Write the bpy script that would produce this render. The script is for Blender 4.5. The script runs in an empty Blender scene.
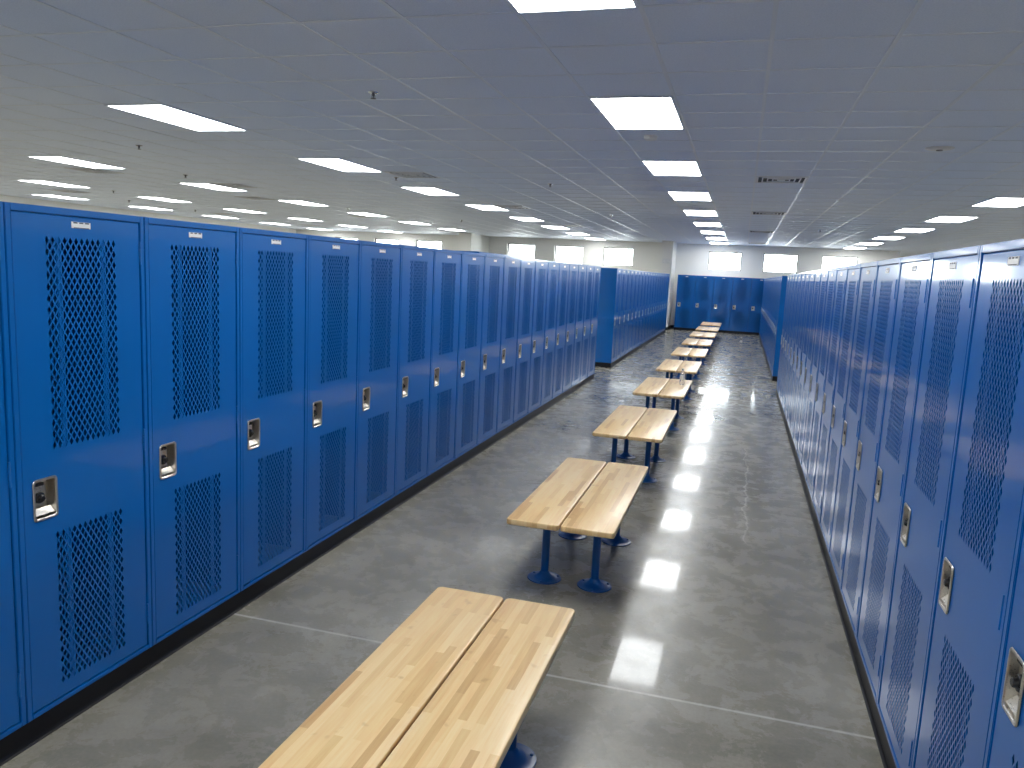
import bpy, bmesh, math, random
from mathutils import Vector, Matrix
random.seed(7)
sc = bpy.context.scene
col = sc.collection
PI = math.pi

# ---------------------------------------------------------------- camera
RX = Vector((0.9579322562766894, 0.2830197923938476, 0.047598208978852065))      # image right, in world axes
RD = Vector((0.08611917302883494, -0.12526070531736347, -0.9883790992024396))    # image down
RF = Vector((-0.2737686622341584, 0.9508993389506272, -0.1443647005392222))      # view direction
FPX = 775.52
cam_data = bpy.data.cameras.new('camera')
cam = bpy.data.objects.new('camera', cam_data)
col.objects.link(cam)
m = Matrix.Identity(4)
for r in range(3):
    m[r][0], m[r][1], m[r][2] = RX[r], -RD[r], -RF[r]
m[0][3], m[1][3], m[2][3] = 0.0, 0.0, 1.78
cam.matrix_world = m
cam_data.sensor_fit = 'HORIZONTAL'
cam_data.sensor_width = 36.0
cam_data.lens = FPX / 1024 * 36.0
cam_data.clip_start, cam_data.clip_end = 0.05, 200
sc.camera = cam

# ---------------------------------------------------------------- sky outside the windows, exposure
world = bpy.data.worlds.new('overcast_sky')
sc.world = world
world.use_nodes = True
bg = world.node_tree.nodes['Background']
bg.inputs['Color'].default_value = (0.93, 0.97, 1.0, 1)
bg.inputs['Strength'].default_value = 22.0
sc.view_settings.view_transform = 'Standard'
sc.view_settings.look = 'None'
sc.view_settings.gamma = 1.0
sc.view_settings.exposure = 0.0
sc.view_settings.use_curve_mapping = False
sc.cycles.max_bounces = 8
sc.cycles.diffuse_bounces = 5
sc.cycles.glossy_bounces = 4
sc.cycles.sample_clamp_indirect = 8.0
sc.cycles.use_denoising = True
LAMP = 19.5          # radiance of the ceiling fixtures' diffusers

# ---------------------------------------------------------------- measured layout (metres)
XL, XR = -2.326, 0.675         # locker fronts either side of the aisle
ZB, ZT = 0.089, 1.9235         # underside and top of the lockers
W, DEP, HL = 0.622, 0.46, 1.9235 - 0.089
Y0 = 2.004                     # first full locker seam in view on the left
YR = 2.663
ZC = 3.043                     # ceiling
GX, GY, T = 0.036, 4.483, 0.61 # ceiling grid
YB = 28.8                      # back wall
XW0, XW1, YF, YDEEP = -17.9, 9.6, -6.0, 33.0

# ---------------------------------------------------------------- materials
def newmat(name):
    mt = bpy.data.materials.new(name)
    mt.use_nodes = True
    nt = mt.node_tree
    return mt, nt, nt.nodes, nt.links, nt.nodes['Principled BSDF']

def simple(name, color, rough=0.5, metal=0.0, spec=0.5, coat=0.0, coat_r=0.1, bump=0.0, bscale=300):
    mt, nt, N, L, b = newmat(name)
    b.inputs['Base Color'].default_value = (*color, 1)
    b.inputs['Roughness'].default_value = rough
    b.inputs['Metallic'].default_value = metal
    b.inputs['Specular IOR Level'].default_value = spec
    b.inputs['Coat Weight'].default_value = coat
    b.inputs['Coat Roughness'].default_value = coat_r
    tc = N.new('ShaderNodeTexCoord')
    no = N.new('ShaderNodeTexNoise'); no.inputs['Scale'].default_value = bscale
    L.new(tc.outputs['Object'], no.inputs['Vector'])
    if bump:
        bp = N.new('ShaderNodeBump'); bp.inputs['Strength'].default_value = bump; bp.inputs['Distance'].default_value = 0.001
        L.new(no.outputs['Fac'], bp.inputs['Height']); L.new(bp.outputs['Normal'], b.inputs['Normal'])
    else:
        mr = N.new('ShaderNodeMapRange'); mr.inputs['To Min'].default_value = rough * 0.92; mr.inputs['To Max'].default_value = min(1, rough * 1.08)
        L.new(no.outputs['Fac'], mr.inputs['Value']); L.new(mr.outputs['Result'], b.inputs['Roughness'])
    return mt

M = {}
M['blue'] = simple('blue_enamel', (0.0, 0.112, 0.40), rough=0.34, spec=0.25, coat=0.55, coat_r=0.08, bump=0.02, bscale=40)
M['blue_leg'] = simple('blue_leg_enamel', (0.0, 0.075, 0.28), rough=0.3, spec=0.5)
M['black'] = simple('black_vinyl', (0.008, 0.008, 0.010), rough=0.45, spec=0.2)
M['knob'] = simple('black_plastic', (0.01, 0.01, 0.012), rough=0.25)
M['steel'] = simple('stainless_steel', (0.66, 0.63, 0.58), rough=0.28, metal=1.0)
M['alu'] = simple('aluminium_plate', (0.80, 0.79, 0.76), rough=0.4, metal=0.0)
M['ink'] = simple('dark_ink', (0.05, 0.05, 0.07), rough=0.5)
M['white'] = simple('white_plastic', (0.75, 0.75, 0.73), rough=0.4)
M['tbar'] = simple('painted_tee_bar', (0.68, 0.72, 0.78), rough=0.34, spec=0.5)
M['wall'] = simple('wall_paint', (0.80, 0.79, 0.74), rough=0.6, bump=0.15, bscale=180)
M['bronze'] = simple('dark_window_frame', (0.06, 0.055, 0.05), rough=0.4)
M['slot'] = simple('dark_duct', (0.02, 0.02, 0.022), rough=0.7)
M['ventm'] = simple('vent_metal', (0.62, 0.62, 0.63), rough=0.35)
M['chrome'] = simple('chrome', (0.8, 0.8, 0.8), rough=0.15, metal=1.0)

def emis(name, color, s):
    mt, nt, N, L, b = newmat(name)
    b.inputs['Base Color'].default_value = (0.8, 0.8, 0.8, 1)
    b.inputs['Emission Color'].default_value = (*color, 1)
    b.inputs['Emission Strength'].default_value = s
    return mt
M['lamp'] = emis('lit_diffuser', (0.96, 0.985, 1.0), LAMP)

def glass():
    mt = bpy.data.materials.new('window_glass'); mt.use_nodes = True
    nt = mt.node_tree; N = nt.nodes; N.clear()
    o = N.new('ShaderNodeOutputMaterial'); mx = N.new('ShaderNodeMixShader'); t = N.new('ShaderNodeBsdfTransparent'); g = N.new('ShaderNodeBsdfGlossy')
    g.inputs['Roughness'].default_value = 0.02; t.inputs['Color'].default_value = (0.95, 0.97, 0.96, 1)
    fr = N.new('ShaderNodeFresnel'); fr.inputs['IOR'].default_value = 1.45
    nt.links.new(fr.outputs[0], mx.inputs[0]); nt.links.new(t.outputs[0], mx.inputs[1]); nt.links.new(g.outputs[0], mx.inputs[2]); nt.links.new(mx.outputs[0], o.inputs[0])
    return mt
M['glass'] = glass()

def bottle_mat():
    mt, nt, N, L, b = newmat('clear_plastic')
    b.inputs['Base Color'].default_value = (0.95, 0.96, 1, 1); b.inputs['Roughness'].default_value = 0.05
    b.inputs['Transmission Weight'].default_value = 0.9; b.inputs['IOR'].default_value = 1.33
    return mt
M['clear'] = bottle_mat()

def ceiling_mat():
    mt, nt, N, L, b = newmat('acoustic_tile')
    g = N.new('ShaderNodeNewGeometry')
    n1 = N.new('ShaderNodeTexNoise'); n1.inputs['Scale'].default_value = 120; n1.inputs['Detail'].default_value = 3
    L.new(g.outputs['Position'], n1.inputs['Vector'])
    cr = N.new('ShaderNodeValToRGB')
    cr.color_ramp.elements[0].position = 0.35; cr.color_ramp.elements[0].color = (0.70, 0.755, 0.85, 1)
    cr.color_ramp.elements[1].position = 0.6; cr.color_ramp.elements[1].color = (0.76, 0.815, 0.91, 1)
    L.new(n1.outputs['Fac'], cr.inputs['Fac']); L.new(cr.outputs['Color'], b.inputs['Base Color'])
    b.inputs['Roughness'].default_value = 0.75
    b.inputs['Specular IOR Level'].default_value = 0.1
    bp = N.new('ShaderNodeBump'); bp.inputs['Strength'].default_value = 0.2; bp.inputs['Distance'].default_value = 0.002
    L.new(n1.outputs['Fac'], bp.inputs['Height']); L.new(bp.outputs['Normal'], b.inputs['Normal'])
    return mt
M['tile'] = ceiling_mat()

def floor_mat():
    mt, nt, N, L, b = newmat('polished_concrete')
    g = N.new('ShaderNodeNewGeometry')
    def noise(scale, detail, rough=0.55, vec=None, dist=0.0):
        n = N.new('ShaderNodeTexNoise'); n.inputs['Scale'].default_value = scale; n.inputs['Detail'].default_value = detail
        n.inputs['Roughness'].default_value = rough; n.inputs['Distortion'].default_value = dist
        L.new(vec or g.outputs['Position'], n.inputs['Vector']); return n
    def math_(op, a, bb=None, clamp=False):
        n = N.new('ShaderNodeMath'); n.operation = op; n.use_clamp = clamp
        for i, v in enumerate((a, bb)):
            if v is None: continue
            if isinstance(v, (int, float)): n.inputs[i].default_value = v
            else: L.new(v, n.inputs[i])
        return n.outputs[0]
    def ramp(src, stops):
        r = N.new('ShaderNodeValToRGB'); e = r.color_ramp.elements
        while len(e) < len(stops): e.new(0.5)
        for k, (p, c) in enumerate(stops): e[k].position = p; e[k].color = (*c, 1)
        L.new(src, r.inputs['Fac']); return r.outputs['Color']
    def mix(f, a, c, mode='MIX'):
        n = N.new('ShaderNodeMix'); n.data_type = 'RGBA'; n.blend_type = mode
        if isinstance(f, (int, float)): n.inputs[0].default_value = f
        else: L.new(f, n.inputs[0])
        for i, v in ((6, a), (7, c)):
            if isinstance(v, tuple): n.inputs[i].default_value = (*v, 1)
            else: L.new(v, n.inputs[i])
        return n.outputs[2]
    big = noise(0.8, 9, 0.68, dist=0.4)
    mid = noise(5, 8, 0.7, dist=0.3)
    fine = noise(60, 4, 0.6)
    base = ramp(big.outputs['Fac'], [(0.32, (0.148, 0.137, 0.110)), (0.5, (0.245, 0.228, 0.185)), (0.68, (0.34, 0.318, 0.262))])
    base = mix(0.28, base, ramp(mid.outputs['Fac'], [(0.35, (0.42, 0.41, 0.38)), (0.65, (0.80, 0.79, 0.76))]), 'OVERLAY')
    base = mix(0.25, base, ramp(fine.outputs['Fac'], [(0.4, (0.35, 0.35, 0.35)), (0.7, (0.7, 0.7, 0.7))]), 'OVERLAY')
    # pale scuffs, as loose clusters of thin curls
    sc1 = noise(7, 5, 0.5, dist=3.0)
    sc2 = noise(1.1, 2)
    line = math_('SUBTRACT', 1.0, math_('MULTIPLY', math_('ABSOLUTE', math_('SUBTRACT', sc1.outputs['Fac'], 0.5)), 60.0), True)
    patch = math_('MULTIPLY', math_('SUBTRACT', sc2.outputs['Fac'], 0.54), 8.0, True)
    scuff = math_('MULTIPLY', line, patch)
    base = mix(math_('MULTIPLY', scuff, 0.7), base, (0.42, 0.41, 0.38))
    blot = noise(2.6, 5, 0.7, dist=1.0)
    base = mix(math_('MULTIPLY', math_('SUBTRACT', blot.outputs['Fac'], 0.62), 3.0, True), base, (0.33, 0.31, 0.27))
    # joints and cracks
    sx = N.new('ShaderNodeSeparateXYZ'); L.new(g.outputs['Position'], sx.inputs[0])
    wob = noise(2.5, 4)
    wv = math_('MULTIPLY', math_('SUBTRACT', wob.outputs['Fac'], 0.5), 0.35)
    def stripe(coord, at, half, wobble=0.0):
        v = math_('SUBTRACT', coord, at)
        if wobble: v = math_('ADD', v, math_('MULTIPLY', wv, wobble))
        return math_('SUBTRACT', 1.0, math_('DIVIDE', math_('ABSOLUTE', v), half), True)
    def rng(coord, lo, hi): return math_('MULTIPLY', math_('GREATER_THAN', coord, lo), math_('LESS_THAN', coord, hi))
    X, Y = sx.outputs[0], sx.outputs[1]
    j = math_('MULTIPLY', stripe(Y, 3.182, 0.012), 1.0)
    for yy in (9.4, 15.6, 21.8): j = math_('MAXIMUM', j, math_('MULTIPLY', stripe(Y, yy, 0.010), 0.4))
    j = math_('MAXIMUM', j, math_('MULTIPLY', math_('MULTIPLY', stripe(Y, 6.65, 0.012, 0.4), rng(X, -0.05, 0.675)), 0.7))
    j = math_('MAXIMUM', j, math_('MULTIPLY', math_('MULTIPLY', stripe(Y, 7.32, 0.012, 0.2), rng(X, -2.326, -1.2)), 0.45))
    j = math_('MAXIMUM', j, math_('MULTIPLY', math_('MULTIPLY', stripe(X, 0.19, 0.011, 0.6), rng(Y, 5.4, 8.6)), 0.95))
    base = mix(j, base, (0.62, 0.59, 0.53))
    L.new(base, b.inputs['Base Color'])
    # polish: mostly clear, with duller blotches; light trowel ripples
    rr = N.new('ShaderNodeMapRange'); rr.inputs['From Min'].default_value = 0.35; rr.inputs['From Max'].default_value = 0.7
    rr.inputs['To Min'].default_value = 0.20; rr.inputs['To Max'].default_value = 0.36
    L.new(mid.outputs['Fac'], rr.inputs['Value']); L.new(rr.outputs['Result'], b.inputs['Roughness'])
    b.inputs['Specular IOR Level'].default_value = 0.2
    b.inputs['Coat Weight'].default_value = 0.28; b.inputs['Coat Roughness'].default_value = 0.05; b.inputs['Coat IOR'].default_value = 1.45
    mp = N.new('ShaderNodeMapping'); mp.inputs['Scale'].default_value = (1.2, 5.0, 1)
    L.new(g.outputs['Position'], mp.inputs['Vector'])
    rip = noise(1.6, 3, 0.5, vec=mp.outputs['Vector'])
    bp = N.new('ShaderNodeBump'); bp.inputs['Strength'].default_value = 0.015; bp.inputs['Distance'].default_value = 0.008
    L.new(rip.outputs['Fac'], bp.inputs['Height']); L.new(bp.outputs['Normal'], b.inputs['Normal']); L.new(bp.outputs['Normal'], b.inputs['Coat Normal'])
    return mt
M['floor'] = floor_mat()

def wood_mat():
    mt, nt, N, L, b = newmat('maple_butcher_block')
    tc = N.new('ShaderNodeTexCoord'); oi = N.new('ShaderNodeObjectInfo')
    sx = N.new('ShaderNodeSeparateXYZ'); L.new(tc.outputs['Object'], sx.inputs[0])
    mu = N.new('ShaderNodeMath'); mu.operation = 'MULTIPLY'; mu.inputs[1].default_value = 37.0; L.new(oi.outputs['Random'], mu.inputs[0])
    ad = N.new('ShaderNodeMath'); ad.operation = 'ADD'; L.new(sx.outputs[1], ad.inputs[0]); L.new(mu.outputs[0], ad.inputs[1])
    cx = N.new('ShaderNodeCombineXYZ'); L.new(ad.outputs[0], cx.inputs[0]); L.new(sx.outputs[0], cx.inputs[1])
    br = N.new('ShaderNodeTexBrick'); br.offset = 0.37; br.offset_frequency = 2; br.squash = 1.4; br.squash_frequency = 3
    br.inputs['Scale'].default_value = 1.0; br.inputs['Brick Width'].default_value = 0.34; br.inputs['Row Height'].default_value = 0.0285
    br.inputs['Mortar Size'].default_value = 0.0; br.inputs['Color1'].default_value = (0, 0, 0, 1); br.inputs['Color2'].default_value = (1, 1, 1, 1)
    L.new(cx.outputs[0], br.inputs['Vector'])
    r = N.new('ShaderNodeValToRGB'); e = r.color_ramp.elements
    cs = [(0.0, (0.62, 0.37, 0.16)), (0.15, (0.76, 0.49, 0.22)), (0.5, (0.83, 0.565, 0.27)), (1.0, (0.88, 0.64, 0.34))]
    while len(e) < 4: e.new(0.5)
    for k, (p, c) in enumerate(cs): e[k].position = p; e[k].color = (*c, 1)
    L.new(br.outputs['Color'], r.inputs['Fac'])
    mp = N.new('ShaderNodeMapping'); mp.inputs['Scale'].default_value = (6, 90, 90); L.new(cx.outputs[0], mp.inputs['Vector'])
    n = N.new('ShaderNodeTexNoise'); n.inputs['Scale'].default_value = 1.0; n.inputs['Detail'].default_value = 5; L.new(mp.outputs[0], n.inputs['Vector'])
    r2 = N.new('ShaderNodeValToRGB'); r2.color_ramp.elements[0].position = 0.3; r2.color_ramp.elements[0].color = (0.42, 0.41, 0.39, 1)
    r2.color_ramp.elements[1].position = 0.65; r2.color_ramp.elements[1].color = (0.62, 0.62, 0.62, 1); L.new(n.outputs['Fac'], r2.inputs['Fac'])
    mx = N.new('ShaderNodeMix'); mx.data_type = 'RGBA'; mx.blend_type = 'OVERLAY'; mx.inputs[0].default_value = 0.45
    L.new(r.outputs[0], mx.inputs[6]); L.new(r2.outputs[0], mx.inputs[7])
    n3 = N.new('ShaderNodeTexNoise'); n3.inputs['Scale'].default_value = 14; n3.inputs['Detail'].default_value = 2; L.new(cx.outputs[0], n3.inputs['Vector'])
    r3 = N.new('ShaderNodeValToRGB'); r3.color_ramp.elements[0].position = 0.66; r3.color_ramp.elements[0].color = (0, 0, 0, 1)
    r3.color_ramp.elements[1].position = 0.76; r3.color_ramp.elements[1].color = (1, 1, 1, 1); L.new(n3.outputs['Fac'], r3.inputs['Fac'])
    mx2 = N.new('ShaderNodeMix'); mx2.data_type = 'RGBA'; mx2.inputs[7].default_value = (0.52, 0.28, 0.12, 1)
    m3 = N.new('ShaderNodeMath'); m3.operation = 'MULTIPLY'; m3.inputs[1].default_value = 0.5; L.new(r3.outputs[0], m3.inputs[0])
    L.new(m3.outputs[0], mx2.inputs[0]); L.new(mx.outputs[2], mx2.inputs[6]); L.new(mx2.outputs[2], b.inputs['Base Color'])
    b.inputs['Roughness'].default_value = 0.3
    b.inputs['Specular IOR Level'].default_value = 0.45
    return mt
M['wood'] = wood_mat()

# ---------------------------------------------------------------- mesh helpers
def box(bm, x0, x1, y0, y1, z0, z1):
    vs = [bm.verts.new((x, y, z)) for z in (z0, z1) for y in (y0, y1) for x in (x0, x1)]
    for f in ((0, 2, 3, 1), (4, 5, 7, 6), (0, 1, 5, 4), (1, 3, 7, 5), (3, 2, 6, 7), (2, 0, 4, 6)):
        bm.faces.new([vs[i] for i in f])
    return vs

def lathe(bm, prof, seg=24, c=(0, 0, 0), axis='Z'):
    rings = []
    for r, h in prof:
        ring = []
        for k in range(seg):
            a = 2 * PI * k / seg
            p = (r * math.cos(a), r * math.sin(a), h)
            if axis == 'Y': p = (p[0], p[2], p[1])
            ring.append(bm.verts.new((p[0] + c[0], p[1] + c[1], p[2] + c[2])))
        rings.append(ring)
    for a, b in zip(rings, rings[1:]):
        for k in range(seg):
            bm.faces.new((a[k], a[(k + 1) % seg], b[(k + 1) % seg], b[k]))
    bm.faces.new(list(reversed(rings[0]))); bm.faces.new(rings[-1])

def mesh(bm, name, mat, smooth=False, angle=None):
    bmesh.ops.recalc_face_normals(bm, faces=bm.faces)
    me = bpy.data.meshes.new(name)
    bm.to_mesh(me); bm.free()
    for mm in (mat if isinstance(mat, (list, tuple)) else [mat]): me.materials.append(mm)
    if smooth:
        for p in me.polygons: p.use_smooth = True
        if angle: me.set_sharp_from_angle(angle=math.radians(angle))
    return me

def link(name, me, parent=None, loc=(0, 0, 0), rz=0.0):
    o = bpy.data.objects.new(name, me)
    o.location = loc; o.rotation_euler = (0, 0, rz)
    if parent is not None: o.parent = parent
    col.objects.link(o)
    return o

def tag(o, label, cat, group=None):
    o['label'] = label; o['category'] = cat
    if group: o['group'] = group
    return o

def struct(name, bm, mat, parent=None):
    o = link(name, mesh(bm, name, mat), parent)
    if parent is None: o['kind'] = 'structure'
    return o

ORD = ['first', 'second', 'third', 'fourth', 'fifth', 'sixth', 'seventh', 'eighth', 'ninth', 'tenth', 'eleventh', 'twelfth', 'thirteenth',
       'fourteenth', 'fifteenth', 'sixteenth', 'seventeenth', 'eighteenth', 'nineteenth', 'twentieth', 'twenty-first', 'twenty-second']

# ---------------------------------------------------------------- room shell
b = bmesh.new(); box(b, XW0 - .2, XW1 + .2, YF - .2, YDEEP + .2, -0.2, 0); struct('floor', b, M['floor'])
b = bmesh.new(); box(b, XW0 - .2, XW1 + .2, YF - .2, YDEEP + .2, ZC, ZC + .2); struct('ceiling', b, M['tile'])
# suspended grid of tee bars
b = bmesh.new()
k = math.floor((XW0 - GX) / T) + 1
while GX + k * T < XW1:
    x = GX + k * T
    y1 = YB if x < 4.93 else YDEEP
    box(b, x - .012, x + .012, YF, y1, ZC - .004, ZC + .001); k += 1
k = math.floor((YF - GY) / T) + 1
while GY + k * T < YDEEP:
    y = GY + k * T
    box(b, XW0 if y < YB else 4.93, XW1, y - .012, y + .012, ZC - .0035, ZC + .001); k += 1
struct('trim_1', b, M['tbar'])

WIN = [(-16.2, -15.1), (-14.37, -13.28), (-12.55, -11.44), (-8.75, -7.66), (-6.89, -5.8), (-5.04, -3.93), (-1.24, -0.11), (0.63, 1.77), (2.54, 3.69)]
WZ0, WZ1 = 2.145, 2.80
b = bmesh.new()
box(b, XW0, 4.93, YB, YB + .3, 0, WZ0); box(b, XW0, 4.93, YB, YB + .3, WZ1, ZC)
xs = [XW0] + [v for w in WIN for v in w] + [4.93]
for i in range(0, len(xs), 2): box(b, xs[i], xs[i + 1], YB, YB + .3, WZ0, WZ1)
struct('wall_back', b, M['wall'])
b = bmesh.new(); box(b, XW0 - .2, XW0, YF, YB + .3, 0, ZC); struct('wall_left', b, M['wall'])
b = bmesh.new(); box(b, XW1, XW1 + .2, YF, YDEEP, 0, ZC); struct('wall_right', b, M['wall'])
b = bmesh.new(); box(b, XW0, XW1, YF - .2, YF, 0, ZC); struct('wall_front', b, M['wall'])
b = bmesh.new(); box(b, 4.93, XW1, YDEEP, YDEEP + .2, 0, ZC); box(b, 4.93 - .15, 4.93, YB + .3, YDEEP, 0, ZC); struct('wall_back_right', b, M['wall'])
# piers standing out of the back wall
b = bmesh.new(); box(b, -2.76, -2.385, 27.3, YB, 0, ZC); struct('wall_pier_right', b, M['wall'])
b = bmesh.new(); box(b, -9.95, -9.47, 26.7, YB, 0, ZC); struct('wall_pier_left', b, M['wall'])
b = bmesh.new(); box(b, -3.41, -2.87, YB - .06, YB, 0, ZC); struct('wall_pilaster', b, M['wall'])
b = bmesh.new()
for x0, x1, y0, y1 in ((-2.385, 4.93, YB - .012, YB), (-2.772, -2.373, 27.288, 27.3), (-2.385, -2.373, 27.3, YB - .012), (XW0, -2.76, YB - .012, YB)):
    box(b, x0, x1, y0, y1, 0, .1)
struct('baseboard_back', b, M['black'])
b = bmesh.new(); box(b, XW0, XW0 + .012, YF, YB, 0, .1); struct('baseboard_left', b, M['black'])

for i, (x0, x1) in enumerate(WIN):
    b = bmesh.new(); y0, y1 = YB + .16, YB + .21; f = .035
    box(b, x0, x0 + f, y0, y1, WZ0, WZ1); box(b, x1 - f, x1, y0, y1, WZ0, WZ1)
    box(b, x0 + f, x1 - f, y0, y1, WZ0, WZ0 + f); box(b, x0 + f, x1 - f, y0, y1, WZ1 - f, WZ1)
    w = struct('window_%d' % (i + 1), b, M['bronze'])
    b = bmesh.new(); box(b, x0 + f, x1 - f, y0 + .02, y0 + .026, WZ0 + f, WZ1 - f); link('pane', mesh(b, 'pane', M['glass']), w)
    b = bmesh.new(); box(b, x0, x1, YB + .001, y0, WZ0, WZ0 + .012); link('window_sill', mesh(b, 'window_sill', M['white']), w)

# ---------------------------------------------------------------- locker meshes (local: x across the front, y into the locker, z up)
HWD = 0.285                          # half width of the door
def locker_body():
    b = bmesh.new(); h = W / 2 - .002; t = .0025
    box(b, -h, -h + t, .004, DEP, 0, HL); box(b, h - t, h, .004, DEP, 0, HL)
    box(b, -h + t, h - t, DEP - t, DEP, 0, HL)
    box(b, -h, h, .004, DEP, HL - t, HL); box(b, -h + t, h - t, .004, DEP - t, .012, .012 + t)
    return mesh(b, 'body', M['blue'])

def locker_frame():
    b = bmesh.new(); h = W / 2 - .0015; o = HWD + .0035
    for s in (-1, 1):
        x0, x1 = sorted((s * h, s * o)); box(b, x0, x1, -.001, .024, 0, HL)
    box(b, -o, o, -.001, .024, 0, .0185); box(b, -o, o, -.001, .024, HL - .0245, HL)
    bmesh.ops.bevel(b, geom=[e for e in b.edges if all(v.co.y < 0 for v in e.verts)], offset=.002, segments=2, affect='EDGES')
    # rebate behind the door edge
    for s in (-1, 1):
        x0, x1 = sorted((s * (o - .014), s * (o + .001))); box(b, x0, x1, .019, .021, .0185, HL - .0245)
    box(b, -o, o, .019, .021, .0185, .03); box(b, -o, o, .019, .021, HL - .037, HL - .0245)
    return mesh(b, 'frame', M['blue'], True, 30)

DX, DY = .0251, .0405
MU = (-.1625 + .001, .970, 13, 19)     # upper perforation: x0, z0, columns, rows
ML = (-.1625 + .001, .066, 13, 15)
HX0, HX1, HZ0, HZ1 = -.249, -.146, .728, .882
def door_mesh():
    b = bmesh.new(); yf = .0025
    def V(x, z, y=yf): return b.verts.new((x, y, z))
    z0, z1 = .0215, HL - .0275
    c = .0025
    xs = [-HWD + c, HX0 + .006, MU[0], HX1 - .006, MU[0] + 13 * DX, HWD - c]
    zs = [z0 + c, ML[1], ML[1] + ML[3] * DY, HZ0 + .006, HZ1 - .006, MU[1], MU[1] + MU[3] * DY, z1 - c]
    for i in range(len(xs) - 1):
        for j in range(len(zs) - 1):
            if j in (1, 5) and i in (2, 3): continue          # perforated panels
            if j == 3 and i in (1, 2): continue               # lock pocket
            b.faces.new((V(xs[i], zs[j]), V(xs[i + 1], zs[j]), V(xs[i + 1], zs[j + 1]), V(xs[i], zs[j + 1])))
    # perforated panels: rhombic cells tile the panel, each with a diamond hole
    def cell(cx, cz, x0, x1, za, zb):
        ax, az = DX / 2, DY / 2; hx, hz = ax * .66, az * .74
        out = [(cx + ax, cz), (cx, cz + az), (cx - ax, cz), (cx, cz - az)]
        inn = [(cx + hx, cz), (cx, cz + hz), (cx - hx, cz), (cx, cz - hz)]
        O = [V(*p) for p in out]; I = [V(*p) for p in inn]
        for k in range(4): b.faces.new((O[k], O[(k + 1) % 4], I[(k + 1) % 4], I[k]))
    for (px, pz, nc, nr) in (MU, ML):
        for i in range(nc):
            for j in range(nr): cell(px + (i + .5) * DX, pz + (j + .5) * DY, 0, 0, 0, 0)
        for i in range(1, nc):
            for j in range(1, nr): cell(px + i * DX, pz + j * DY, 0, 0, 0, 0)
        xe, ze = px + nc * DX, pz + nr * DY
        for i in range(nc - 1):
            xm = px + (i + 1) * DX
            b.faces.new((V(xm - DX / 2, pz), V(xm + DX / 2, pz), V(xm, pz + DY / 2)))
            b.faces.new((V(xm - DX / 2, ze), V(xm, ze - DY / 2), V(xm + DX / 2, ze)))
        for j in range(nr - 1):
            zm = pz + (j + 1) * DY
            b.faces.new((V(px, zm - DY / 2), V(px + DX / 2, zm), V(px, zm + DY / 2)))
            b.faces.new((V(xe, zm - DY / 2), V(xe, zm + DY / 2), V(xe - DX / 2, zm)))
        for x, sx_ in ((px, 1), (xe, -1)):
            for z, sz_ in ((pz, 1), (ze, -1)):
                b.faces.new((V(x, z), V(x + sx_ * DX / 2, z), V(x, z + sz_ * DY / 2)))
    bmesh.ops.remove_doubles(b, verts=b.verts, dist=1e-5)
    bmesh.ops.recalc_face_normals(b, faces=b.faces)
    f0 = next(iter(b.faces))
    if f0.normal.y > 0: bmesh.ops.reverse_faces(b, faces=b.faces)
    # thickness of the sheet
    ret = bmesh.ops.extrude_face_region(b, geom=list(b.faces))
    nv = [v for v in ret['geom'] if isinstance(v, bmesh.types.BMVert)]
    bmesh.ops.translate(b, verts=nv, vec=(0, .0015, 0))
    # chamfered rim and return flange
    rim = []
    for (x, y) in ((HWD - c, yf), (HWD, yf + c), (HWD, yf + .016), (HWD - .012, yf + .016)):
        zo = HWD - x
        rim.append([b.verts.new(p) for p in ((-x, y, z0 + zo), (x, y, z0 + zo), (x, y, z1 - zo), (-x, y, z1 - zo))])
    for p, q in zip(rim, rim[1:]):
        for k in range(4): b.faces.new((p[k], p[(k + 1) % 4], q[(k + 1) % 4], q[k]))
    # two stiffening channels behind the perforations
    for cx in (MU[0] + 2.55 * DX, MU[0] + 10.55 * DX):
        box(b, cx - .0125, cx + .0125, yf + .004, yf + .014, z0 + .03, z1 - .03)
    me = bpy.data.meshes.new('door')
    b.to_mesh(me); b.free(); me.materials.append(M['blue'])
    return me

def rrect(x0, x1, z0, z1, r, n=5):
    pts = []
    for (cx, cz, a0) in ((x1 - r, z1 - r, 0), (x0 + r, z1 - r, 90), (x0 + r, z0 + r, 180), (x1 - r, z0 + r, 270)):
        for k in range(n + 1):
            a = math.radians(a0 + 90 * k / n); pts.append((cx + r * math.cos(a), cz + r * math.sin(a)))
    return pts

def pocket_mesh():
    b = bmesh.new()
    rings = []
    spec = [(0, -.0005, .014), (0.0015, -.0035, .014), (.007, -.0035, .012), (.010, -.001, .010), (.013, .030, .008), (.015, .036, .006)]
    for ins, y, r in spec:
        rings.append([b.verts.new((x, y, z)) for x, z in rrect(HX0 + ins, HX1 - ins, HZ0 + ins, HZ1 - ins, r)])
    n = len(rings[0])
    for p, q in zip(rings, rings[1:]):
        for k in range(n): b.faces.new((p[k], p[(k + 1) % n], q[(k + 1) % n], q[k]))
    b.faces.new(rings[-1])
    # sloping finger shelf at the foot of the cup and the raised lock seat with its corner rib
    x0, x1 = HX0 + .013, HX1 - .013
    v = [b.verts.new(p) for p in ((x0, .001, HZ0 + .020), (x1, .001, HZ0 + .020), (x1, .022, HZ0 + .040), (x0, .022, HZ0 + .040), (x0, .030, HZ0 + .012), (x1, .030, HZ0 + .012))]
    for f in ((0, 1, 2, 3), (3, 2, 5, 4), (0, 4, 5, 1), (0, 3, 4), (1, 5, 2)): b.faces.new([v[i] for i in f])
    box(b, x0 + .001, x0 + .050, .018, .033, HZ0 + .052, HZ1 - .030)
    return mesh(b, 'recessed_handle', M['steel'], True, 35)

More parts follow.
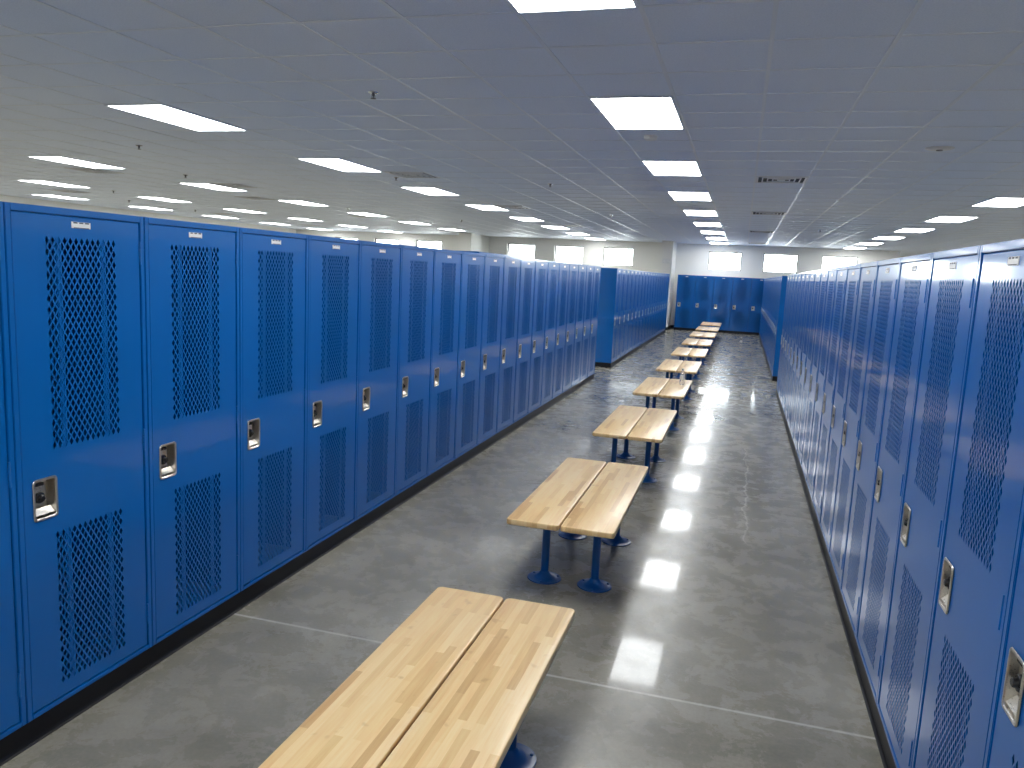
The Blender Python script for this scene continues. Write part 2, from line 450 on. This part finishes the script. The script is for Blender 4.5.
def dial_mesh():
    b = bmesh.new(); c = (HX0 + .040, 0, (HZ0 + HZ1) / 2 + .004)
    lathe(b, [(.021, .018), (.021, .012), (.019, .009), (.013, .008), (.0115, -.001), (.009, -.003)], 20, c, 'Y')
    return mesh(b, 'combination_dial', M['knob'], True, 35)

def latch_mesh():
    b = bmesh.new()
    box(b, HX0 + .020, HX0 + .056, .008, .030, HZ1 - .029, HZ1 - .018)
    bmesh.ops.bevel(b, geom=list(b.edges), offset=.002, segments=1, affect='EDGES')
    return mesh(b, 'latch_lift', M['knob'])

PX, PZ = 0.0, 1.779
def plate_mesh():
    b = bmesh.new(); w, h, y = .043, .0115, .0025
    box(b, -w + PX, w + PX, y - .002, y, PZ - h, PZ + h)
    bmesh.ops.bevel(b, geom=[e for e in b.edges if all(v.co.y < y - .001 for v in e.verts)], offset=.001, segments=1, affect='EDGES')
    old = set(b.faces)
    # three dark marks along the upper edge and a dark bar below, as on the stamped plates
    for dx in (-.026, 0, .026): box(b, PX + dx - .009, PX + dx + .009, y - .0024, y - .0019, PZ + h - .006, PZ + h - .001)
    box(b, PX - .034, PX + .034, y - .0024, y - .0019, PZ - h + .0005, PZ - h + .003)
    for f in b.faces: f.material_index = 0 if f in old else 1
    return mesh(b, 'number_plate', [M['alu'], M['ink']])

def hinge_mesh(z):
    b = bmesh.new()
    lathe(b, [(.0045, z - .045), (.0045, z - .016), (.004, z - .015), (.0045, z - .014), (.0045, z + .014), (.004, z + .015), (.0045, z + .016), (.0045, z + .045)], 10, (HWD + .0015, .0, 0))
    return mesh(b, 'hinge', M['blue'], True, 40)

ME = dict(body=locker_body(), frame=locker_frame(), door=door_mesh(), pocket=pocket_mesh(), dial=dial_mesh(), latch=latch_mesh(), plate=plate_mesh(),
          hinges=[hinge_mesh(z) for z in (.16, .925, 1.69)])

def make_locker(loc, rz, label, group):
    root = link('locker', None, None, loc, rz)
    tag(root, label, 'locker', group)
    link('body', ME['body'], root); link('frame', ME['frame'], root)
    d = link('door', ME['door'], root)
    h = link('recessed_handle', ME['pocket'], d); h['label'] = 'stainless steel recessed handle cup'
    link('combination_dial', ME['dial'], d); link('latch_lift', ME['latch'], d)
    p = link('number_plate', ME['plate'], d); p['label'] = 'small aluminium number plate'
    for hm in ME['hinges']: link('hinge', hm, root)
    return root

def copy_tree(o, parent=None):
    c = o.copy(); col.objects.link(c); c.parent = parent
    for ch in [x for x in o.children]: copy_tree(ch, c)
    return c

proto = make_locker((0, 0, 0), 0, 'blue locker', 'lockers')
used = [False]
def place(loc, rz, label, group):
    o = proto if not used[0] else copy_tree(proto)
    used[0] = True
    o.location = loc; o.rotation_euler = (0, 0, rz); o['label'] = label; o['group'] = group
    return o

YL2 = 14.98
for i in range(-2, 18):
    lab = ('blue vented locker in the near left row, %s from the photo\'s left edge' % ORD[i + 1]) if i >= -1 else \
          'blue vented locker of the near left row standing just outside the photo beside the camera'
    place((XL, Y0 + (i + .5) * W, ZB), PI / 2, lab, 'lockers of the near left row')
for i in range(18):
    place((XL, YL2 + .02 + (i + .5) * W, ZB), PI / 2, 'blue vented locker in the far left row, %s beyond the dark end panel' % ORD[i], 'lockers of the far left row')
# right row: seams at YR + k*W
NR0, NR1 = -2, 17
for i in range(-3, NR1):
    lab = ('blue vented locker in the near right row, %s from the photo\'s right edge' % ORD[i + 2]) if i >= -2 else \
          'blue vented locker of the near right row standing just outside the photo beside the camera'
    place((XR, YR + (i + .5) * W, ZB), -PI / 2, lab, 'lockers of the near right row')
NFR = 20
for i in range(NFR):
    place((XR, YL2 + .02 + (i + .5) * W, ZB), -PI / 2, 'blue vented locker in the far right row, %s beyond its dark end panel' % ORD[i], 'lockers of the far right row')
XB0, YBL = -2.19, 27.85
for i in range(6):
    place((XB0 + (i + .5) * W, YBL, ZB), 0, 'blue vented locker facing the camera along the back wall, %s from the left' % ORD[i], 'lockers along the back wall')

# black bases under the rows
def cove(name, p0, p1, depth, label):
    """extruded plinth from p0 to p1 (front line), body to the left of the direction of travel; coved foot at the front"""
    b = bmesh.new()
    d = Vector((p1[0] - p0[0], p1[1] - p0[1], 0)); L_ = d.length; d.normalize(); n = Vector((-d.y, d.x, 0))
    prof = [(-.010, 0), (-.010, .003), (-.004, .007), (.001, .016), (.002, .03), (.002, ZB - .0005), (depth, ZB - .0005), (depth, 0)]
    rings = []
    for s in (0, L_):
        rings.append([b.verts.new(Vector((p0[0], p0[1], 0)) + d * s + n * y + Vector((0, 0, z))) for y, z in prof])
    k = len(prof)
    for i in range(k): b.faces.new((rings[0][i], rings[0][(i + 1) % k], rings[1][(i + 1) % k], rings[1][i]))
    b.faces.new(rings[0]); b.faces.new(list(reversed(rings[1])))
    o = link(name, mesh(b, name, M['black']))
    tag(o, label, 'plinth', 'black bases under the lockers')
yl1a, yl1b = Y0 - 2 * W, Y0 + 18 * W
yr1a, yr1b = YR - 3 * W, YR + NR1 * W
cove('black_plinth', (XL, yl1a), (XL, yl1b), DEP, 'black vinyl base under the near left row of blue lockers')
cove('black_plinth', (XL, YL2), (XL, YL2 + .02 + 18 * W), .93, 'black vinyl base under the far left row of blue lockers')
cove('black_plinth', (XR, yr1b), (XR, yr1a), DEP, 'black vinyl base under the near right row of blue lockers')
cove('black_plinth', (XR, YL2 + .02 + NFR * W), (XR, YL2), .93, 'black vinyl base under the far right row of blue lockers')
cove('black_plinth', (XB0, YBL), (XB0 + 6 * W, YBL), YB - YBL - .015, 'black vinyl base under the lockers along the back wall')

def panel(x0, x1, y0, y1, label):
    b = bmesh.new(); box(b, x0, x1, y0, y1, ZB, ZT)
    bmesh.ops.bevel(b, geom=list(b.edges), offset=.003, segments=2, affect='EDGES')
    tag(link('end_panel', mesh(b, 'end_panel', M['blue'])), label, 'end panel', 'flat blue panels closing the locker rows')
panel(XL - .93, XL, YL2, YL2 + .018, 'flat dark blue end panel closing the far left locker row beside the gap')
panel(XR, XR + .93, YL2, YL2 + .018, 'narrow dark blue end panel closing the far right locker row')
b = bmesh.new(); box(b, -2.76, -2.50, 7.3, 9.4, ZT + .0005, ZT + .028)
bmesh.ops.bevel(b, geom=list(b.edges), offset=.004, segments=1, affect='EDGES')
tag(link('filler_panel', mesh(b, 'filler_panel', M['blue'])), 'low dark blue metal strip lying on top of the near left lockers', 'filler panel')
# ---------------------------------------------------------------- benches
BL, BP, BY0 = 1.552, 2.5212, 1.361
def bench_top():
    b = bmesh.new(); w = .1462; rings = []
    for ins, z in ((.007, .423), (.003, .4245), (.0008, .427), (0, .431), (0, .4455), (.0008, .450), (.003, .4535), (.007, .455)):
        rings.append([b.verts.new((x, y, z)) for x, y in rrect(-w + ins, w - ins, -BL / 2 + ins, BL / 2 - ins, .024 - ins, 8)])
    n = len(rings[0])
    for p, q in zip(rings, rings[1:]):
        for k in range(n): b.faces.new((p[k], p[(k + 1) % n], q[(k + 1) % n], q[k]))
    b.faces.new(rings[0]); b.faces.new(rings[-1])
    return mesh(b, 'bench_top', M['wood'], True, 35)
def pedestal():
    b = bmesh.new()
    lathe(b, [(.023, .012), (.023, .417)], 24)
    lathe(b, [(.045, .4145), (.045, .4195)], 24)
    box(b, -.1, .1, -.032, .032, .4175, .4232)
    return mesh(b, 'pedestal', M['blue_leg'], True, 35)
def flange():
    b = bmesh.new()
    lathe(b, [(.096, 0), (.100, .003), (.098, .007), (.066, .009), (.060, .013), (.045, .022), (.033, .033), (.028, .043), (.0235, .048)], 36)
    for a in (30, 150, 270):
        r = .083; lathe(b, [(.007, .007), (.007, .012), (.004, .014)], 8, (r * math.cos(math.radians(a)), r * math.sin(math.radians(a)), 0))
    return mesh(b, 'base_flange', M['blue_leg'], True, 35)
BM = (bench_top(), pedestal(), flange())
broot = None
for k in range(10):
    for side, xc in (('left', -.9705), ('right', -.6715)):
        if broot is None:
            broot = o = link('locker_room_bench', None)
            link('bench_top', BM[0], o)
            for s in (-1, 1):
                p = link('pedestal', BM[1], o, (0, s * .405, 0)); p['label'] = 'blue painted steel pedestal leg'
                link('base_flange', BM[2], p)
        else: o = copy_tree(broot)
        o.location = (xc, BY0 + BL / 2 + k * BP, 0)
        where = 'nearest the camera' if k == 0 else ('farthest from the camera' if k == 9 else '%s from the camera' % ORD[k])
        tag(o, 'maple-topped bench on blue pedestals, %s one of the pair %s' % (side, where), 'bench', 'maple benches along the aisle')

# ---------------------------------------------------------------- bottles
def bottle(loc, label):
    b = bmesh.new()
    lathe(b, [(.024, 0), (.031, .004), (.032, .02), (.0305, .055), (.032, .09), (.032, .125), (.029, .145), (.019, .165), (.0125, .178), (.0125, .186)], 20)
    o = link('water_bottle', mesh(b, 'water_bottle', M['clear'], True, 40), None, loc)
    tag(o, label, 'bottle')
    b = bmesh.new(); lathe(b, [(.0145, .184), (.015, .186), (.015, .202), (.0135, .204)], 20)
    link('cap', mesh(b, 'cap', M['white'], True, 40), o)
    b = bmesh.new(); lathe(b, [(.0326, .06), (.0328, .062), (.0328, .112), (.0326, .114)], 20)
    link('paper_label', mesh(b, 'paper_label', M['white'], True, 40), o)
bottle((-.629, 9.96, .455), 'small clear plastic water bottle standing on the fourth right-hand bench')
bottle((.10, 23.2, 0), 'small clear bottle standing on the floor in front of the back lockers')

# ---------------------------------------------------------------- ceiling fittings
def frame_ring(b, x, y, w, l, z0, z1, t):
    box(b, x - w, x + w, y - l, y - l + t, z0, z1); box(b, x - w, x + w, y + l - t, y + l, z0, z1)
    box(b, x - w, x - w + t, y - l + t, y + l - t, z0, z1); box(b, x + w - t, x + w, y - l + t, y + l - t, z0, z1)
b = bmesh.new(); frame_ring(b, 0, 0, .299, .604, -.009, 0, .016); FR = mesh(b, 'frame', M['tbar'])
b = bmesh.new(); box(b, -.283, .283, -.588, .588, -.0065, 0); DF = mesh(b, 'diffuser', M['lamp'])
lroot = None
ROWS = [(0, 'above the bench aisle'), (-1, 'one row left of the aisle'), (-2, 'two rows left of the aisle'), (-20 / 7, 'three rows left of the aisle'),
        (-3.5714, 'outermost row by the left wall'), (1, 'one row right of the aisle'), (2, 'two rows right of the aisle')]
for kx, where in ROWS:
    X = GX - 1.5 * T + 7 * T * kx
    for ky in range(-3, 9):
        Y = GY + 3 * T + 5 * T * (ky - 0)
        if Y > (YB - .7 if X < 4.9 else 32): continue
        if kx == -2 and Y > 27: continue
        if lroot is None:
            lroot = o = link('ceiling_light', None); link('frame', FR, o); link('diffuser', DF, o)
        else: o = copy_tree(lroot)
        o.location = (X, Y, ZC - .0035)
        n = ky + 1 - {0: 0, -1: 1, -2: 2, -20 / 7: 3, -3.5714: 4, 1: 3, 2: 6}[kx]
        lab = 'lit rectangular ceiling light %s, %s in view from the camera' % (where, ORD[n]) if n >= 0 else 'lit rectangular ceiling light behind or beside the camera, outside the photo'
        tag(o, lab, 'ceiling light', 'rectangular ceiling lights')

def snap(v, g): return g + T * (math.floor((v - g) / T) + .5)
# square louvred vents
b = bmesh.new(); frame_ring(b, 0, 0, .297, .297, -.008, 0, .03); VF = mesh(b, 'frame', M['ventm'])
b = bmesh.new(); box(b, -.267, .267, -.267, .267, -.0015, 0); VB = mesh(b, 'duct_opening', M['slot'])
b = bmesh.new()
for w in (.225, .165, .105): frame_ring(b, 0, 0, w, w, -.012, -.0015, .014)
box(b, -.045, .045, -.045, .045, -.012, -.0015)
VL = mesh(b, 'louvers', M['ventm'])
vroot = None
VENTS = [(.34, 10.36, 'right of the aisle lights, nearest of four'), (.34, 15.0, 'right of the aisle lights, second of four'), (.34, 20.4, 'right of the aisle lights, third of four'), (.34, 27.0, 'right of the aisle lights, farthest of four'),
         (-4.5, 10.32, 'beside the first light row left of the aisle, nearest of three'), (-4.5, 15.0, 'beside the first light row left of the aisle, second of three'), (-4.5, 20.6, 'beside the first light row left of the aisle, farthest of three'),
         (-9.95, 10.0, 'beside the large light at upper left'), (-8.8, 12.1, 'beside the second light of the second left row'), (-9.9, 14.4, 'between lights of the second left row'), (-9.8, 19.7, 'at the far part of the second left row'),
         (-14.4, 14.1, 'near the left wall, nearest of three'), (-14.9, 19.9, 'near the left wall, second of three'), (-14.9, 25.0, 'near the left wall, farthest of three')]
for x, y, where in VENTS:
    if vroot is None:
        vroot = o = link('ceiling_vent', None); link('frame', VF, o); link('duct_opening', VB, o); link('louvers', VL, o)
    else: o = copy_tree(vroot)
    o.location = (snap(x, GX), snap(y, GY), ZC - .0035)
    tag(o, 'square louvred ceiling vent ' + where, 'vent', 'square ceiling vents')

# sprinkler heads
b = bmesh.new(); lathe(b, [(.041, 0), (.041, -.003), (.030, -.010), (.018, -.012)], 20); SE = mesh(b, 'escutcheon', M['chrome'], True, 40)
b = bmesh.new(); lathe(b, [(.008, -.01), (.007, -.028), (.004, -.03), (.004, -.046)], 12)
for s in (-1, 1): box(b, s * .012 - .0015, s * .012 + .0015, -.002, .002, -.046, -.012)
SB = mesh(b, 'head', M['ink'], True, 40)
b = bmesh.new(); lathe(b, [(.022, -.046), (.022, -.0475), (.006, -.050)], 14); SD = mesh(b, 'deflector', M['ink'], True, 40)
sroot = None
SPR = [(-2.75, 5.46, 'nearest one, left of the aisle lights'), (-2.77, 11.11, 'second one left of the aisle lights'), (-2.77, 16.56, 'third one left of the aisle lights'),
       (-7.01, 7.86, 'above the first left lockers, nearest of its line'), (-8.65, 10.69, 'beside the second light of the second left row'), (-8.95, 16.6, 'midway in the second left light row'),
       (-12.85, 13.65, 'beside the first light of the third left row'), (-14.6, 16.0, 'near the left wall'), (-14.9, 18.8, 'farther along near the left wall'), (-7.28, 19.7, 'between the two left light rows, far off'),
       (-9.9, 21.6, 'far off at the end of the second left row'), (1.6, 19.4, 'far off between the vents and the right lights'), (-4.95, 10.6, 'just beyond the second light left of the aisle')]
for x, y, where in SPR:
    if sroot is None:
        sroot = o = link('sprinkler', None); link('escutcheon', SE, o); link('head', SB, o); link('deflector', SD, o)
    else: o = copy_tree(sroot)
    o.location = (x, y, ZC)
    tag(o, 'small ceiling sprinkler head, ' + where, 'sprinkler', 'ceiling sprinkler heads')

b = bmesh.new(); lathe(b, [(.062, 0), (.062, -.012), (.055, -.03), (.040, -.038), (.012, -.04)], 28)
tag(link('smoke_detector', mesh(b, 'smoke_detector', M['white'], True, 40), None, (-.91, 7.30, ZC)), 'round white smoke detector on the ceiling beyond the first aisle light', 'smoke detector')
b = bmesh.new()
lathe(b, [(.118, 0), (.118, -.004), (.106, -.010), (.100, -.008)], 32)
sp = link('ceiling_speaker', mesh(b, 'ceiling_speaker', M['ventm'], True, 40), None, (1.58, 7.92, ZC))
tag(sp, 'round ceiling speaker with a dark centre at upper right', 'speaker')
b = bmesh.new(); lathe(b, [(.096, -.006), (.09, -.013), (.045, -.018), (.02, -.019)], 32); link('grille', mesh(b, 'grille', M['ventm'], True, 40), sp)
b = bmesh.new(); lathe(b, [(.030, -.016), (.028, -.024), (.012, -.027)], 20); link('tweeter', mesh(b, 'tweeter', M['ink'], True, 40), sp)

# fittings on the pier
b = bmesh.new(); box(b, -2.71, -2.42, 27.22, 27.3, 2.28, 2.44)
bmesh.ops.bevel(b, geom=list(b.edges), offset=.012, segments=2, affect='EDGES')
e = link('emergency_light', mesh(b, 'emergency_light', M['white']))
tag(e, 'small white emergency light box high on the pier by the back lockers', 'emergency light')
for x in (-2.64, -2.49):
    b = bmesh.new(); lathe(b, [(.03, 27.222), (.036, 27.20), (.036, 27.175), (.03, 27.17)], 16, (x, 0, 2.33), 'Y'); link('lamp_head', mesh(b, 'lamp_head', M['white'], True, 40), e)
b = bmesh.new(); box(b, -2.43, -2.381, 27.294, 27.2995, .105, ZC - .006); box(b, -2.3845, -2.379, 27.2945, 27.345, .105, ZC - .006)
tag(link('corner_guard', mesh(b, 'corner_guard', M['white'])), 'tall white corner guard on the edge of the pier beside the back lockers', 'corner guard')
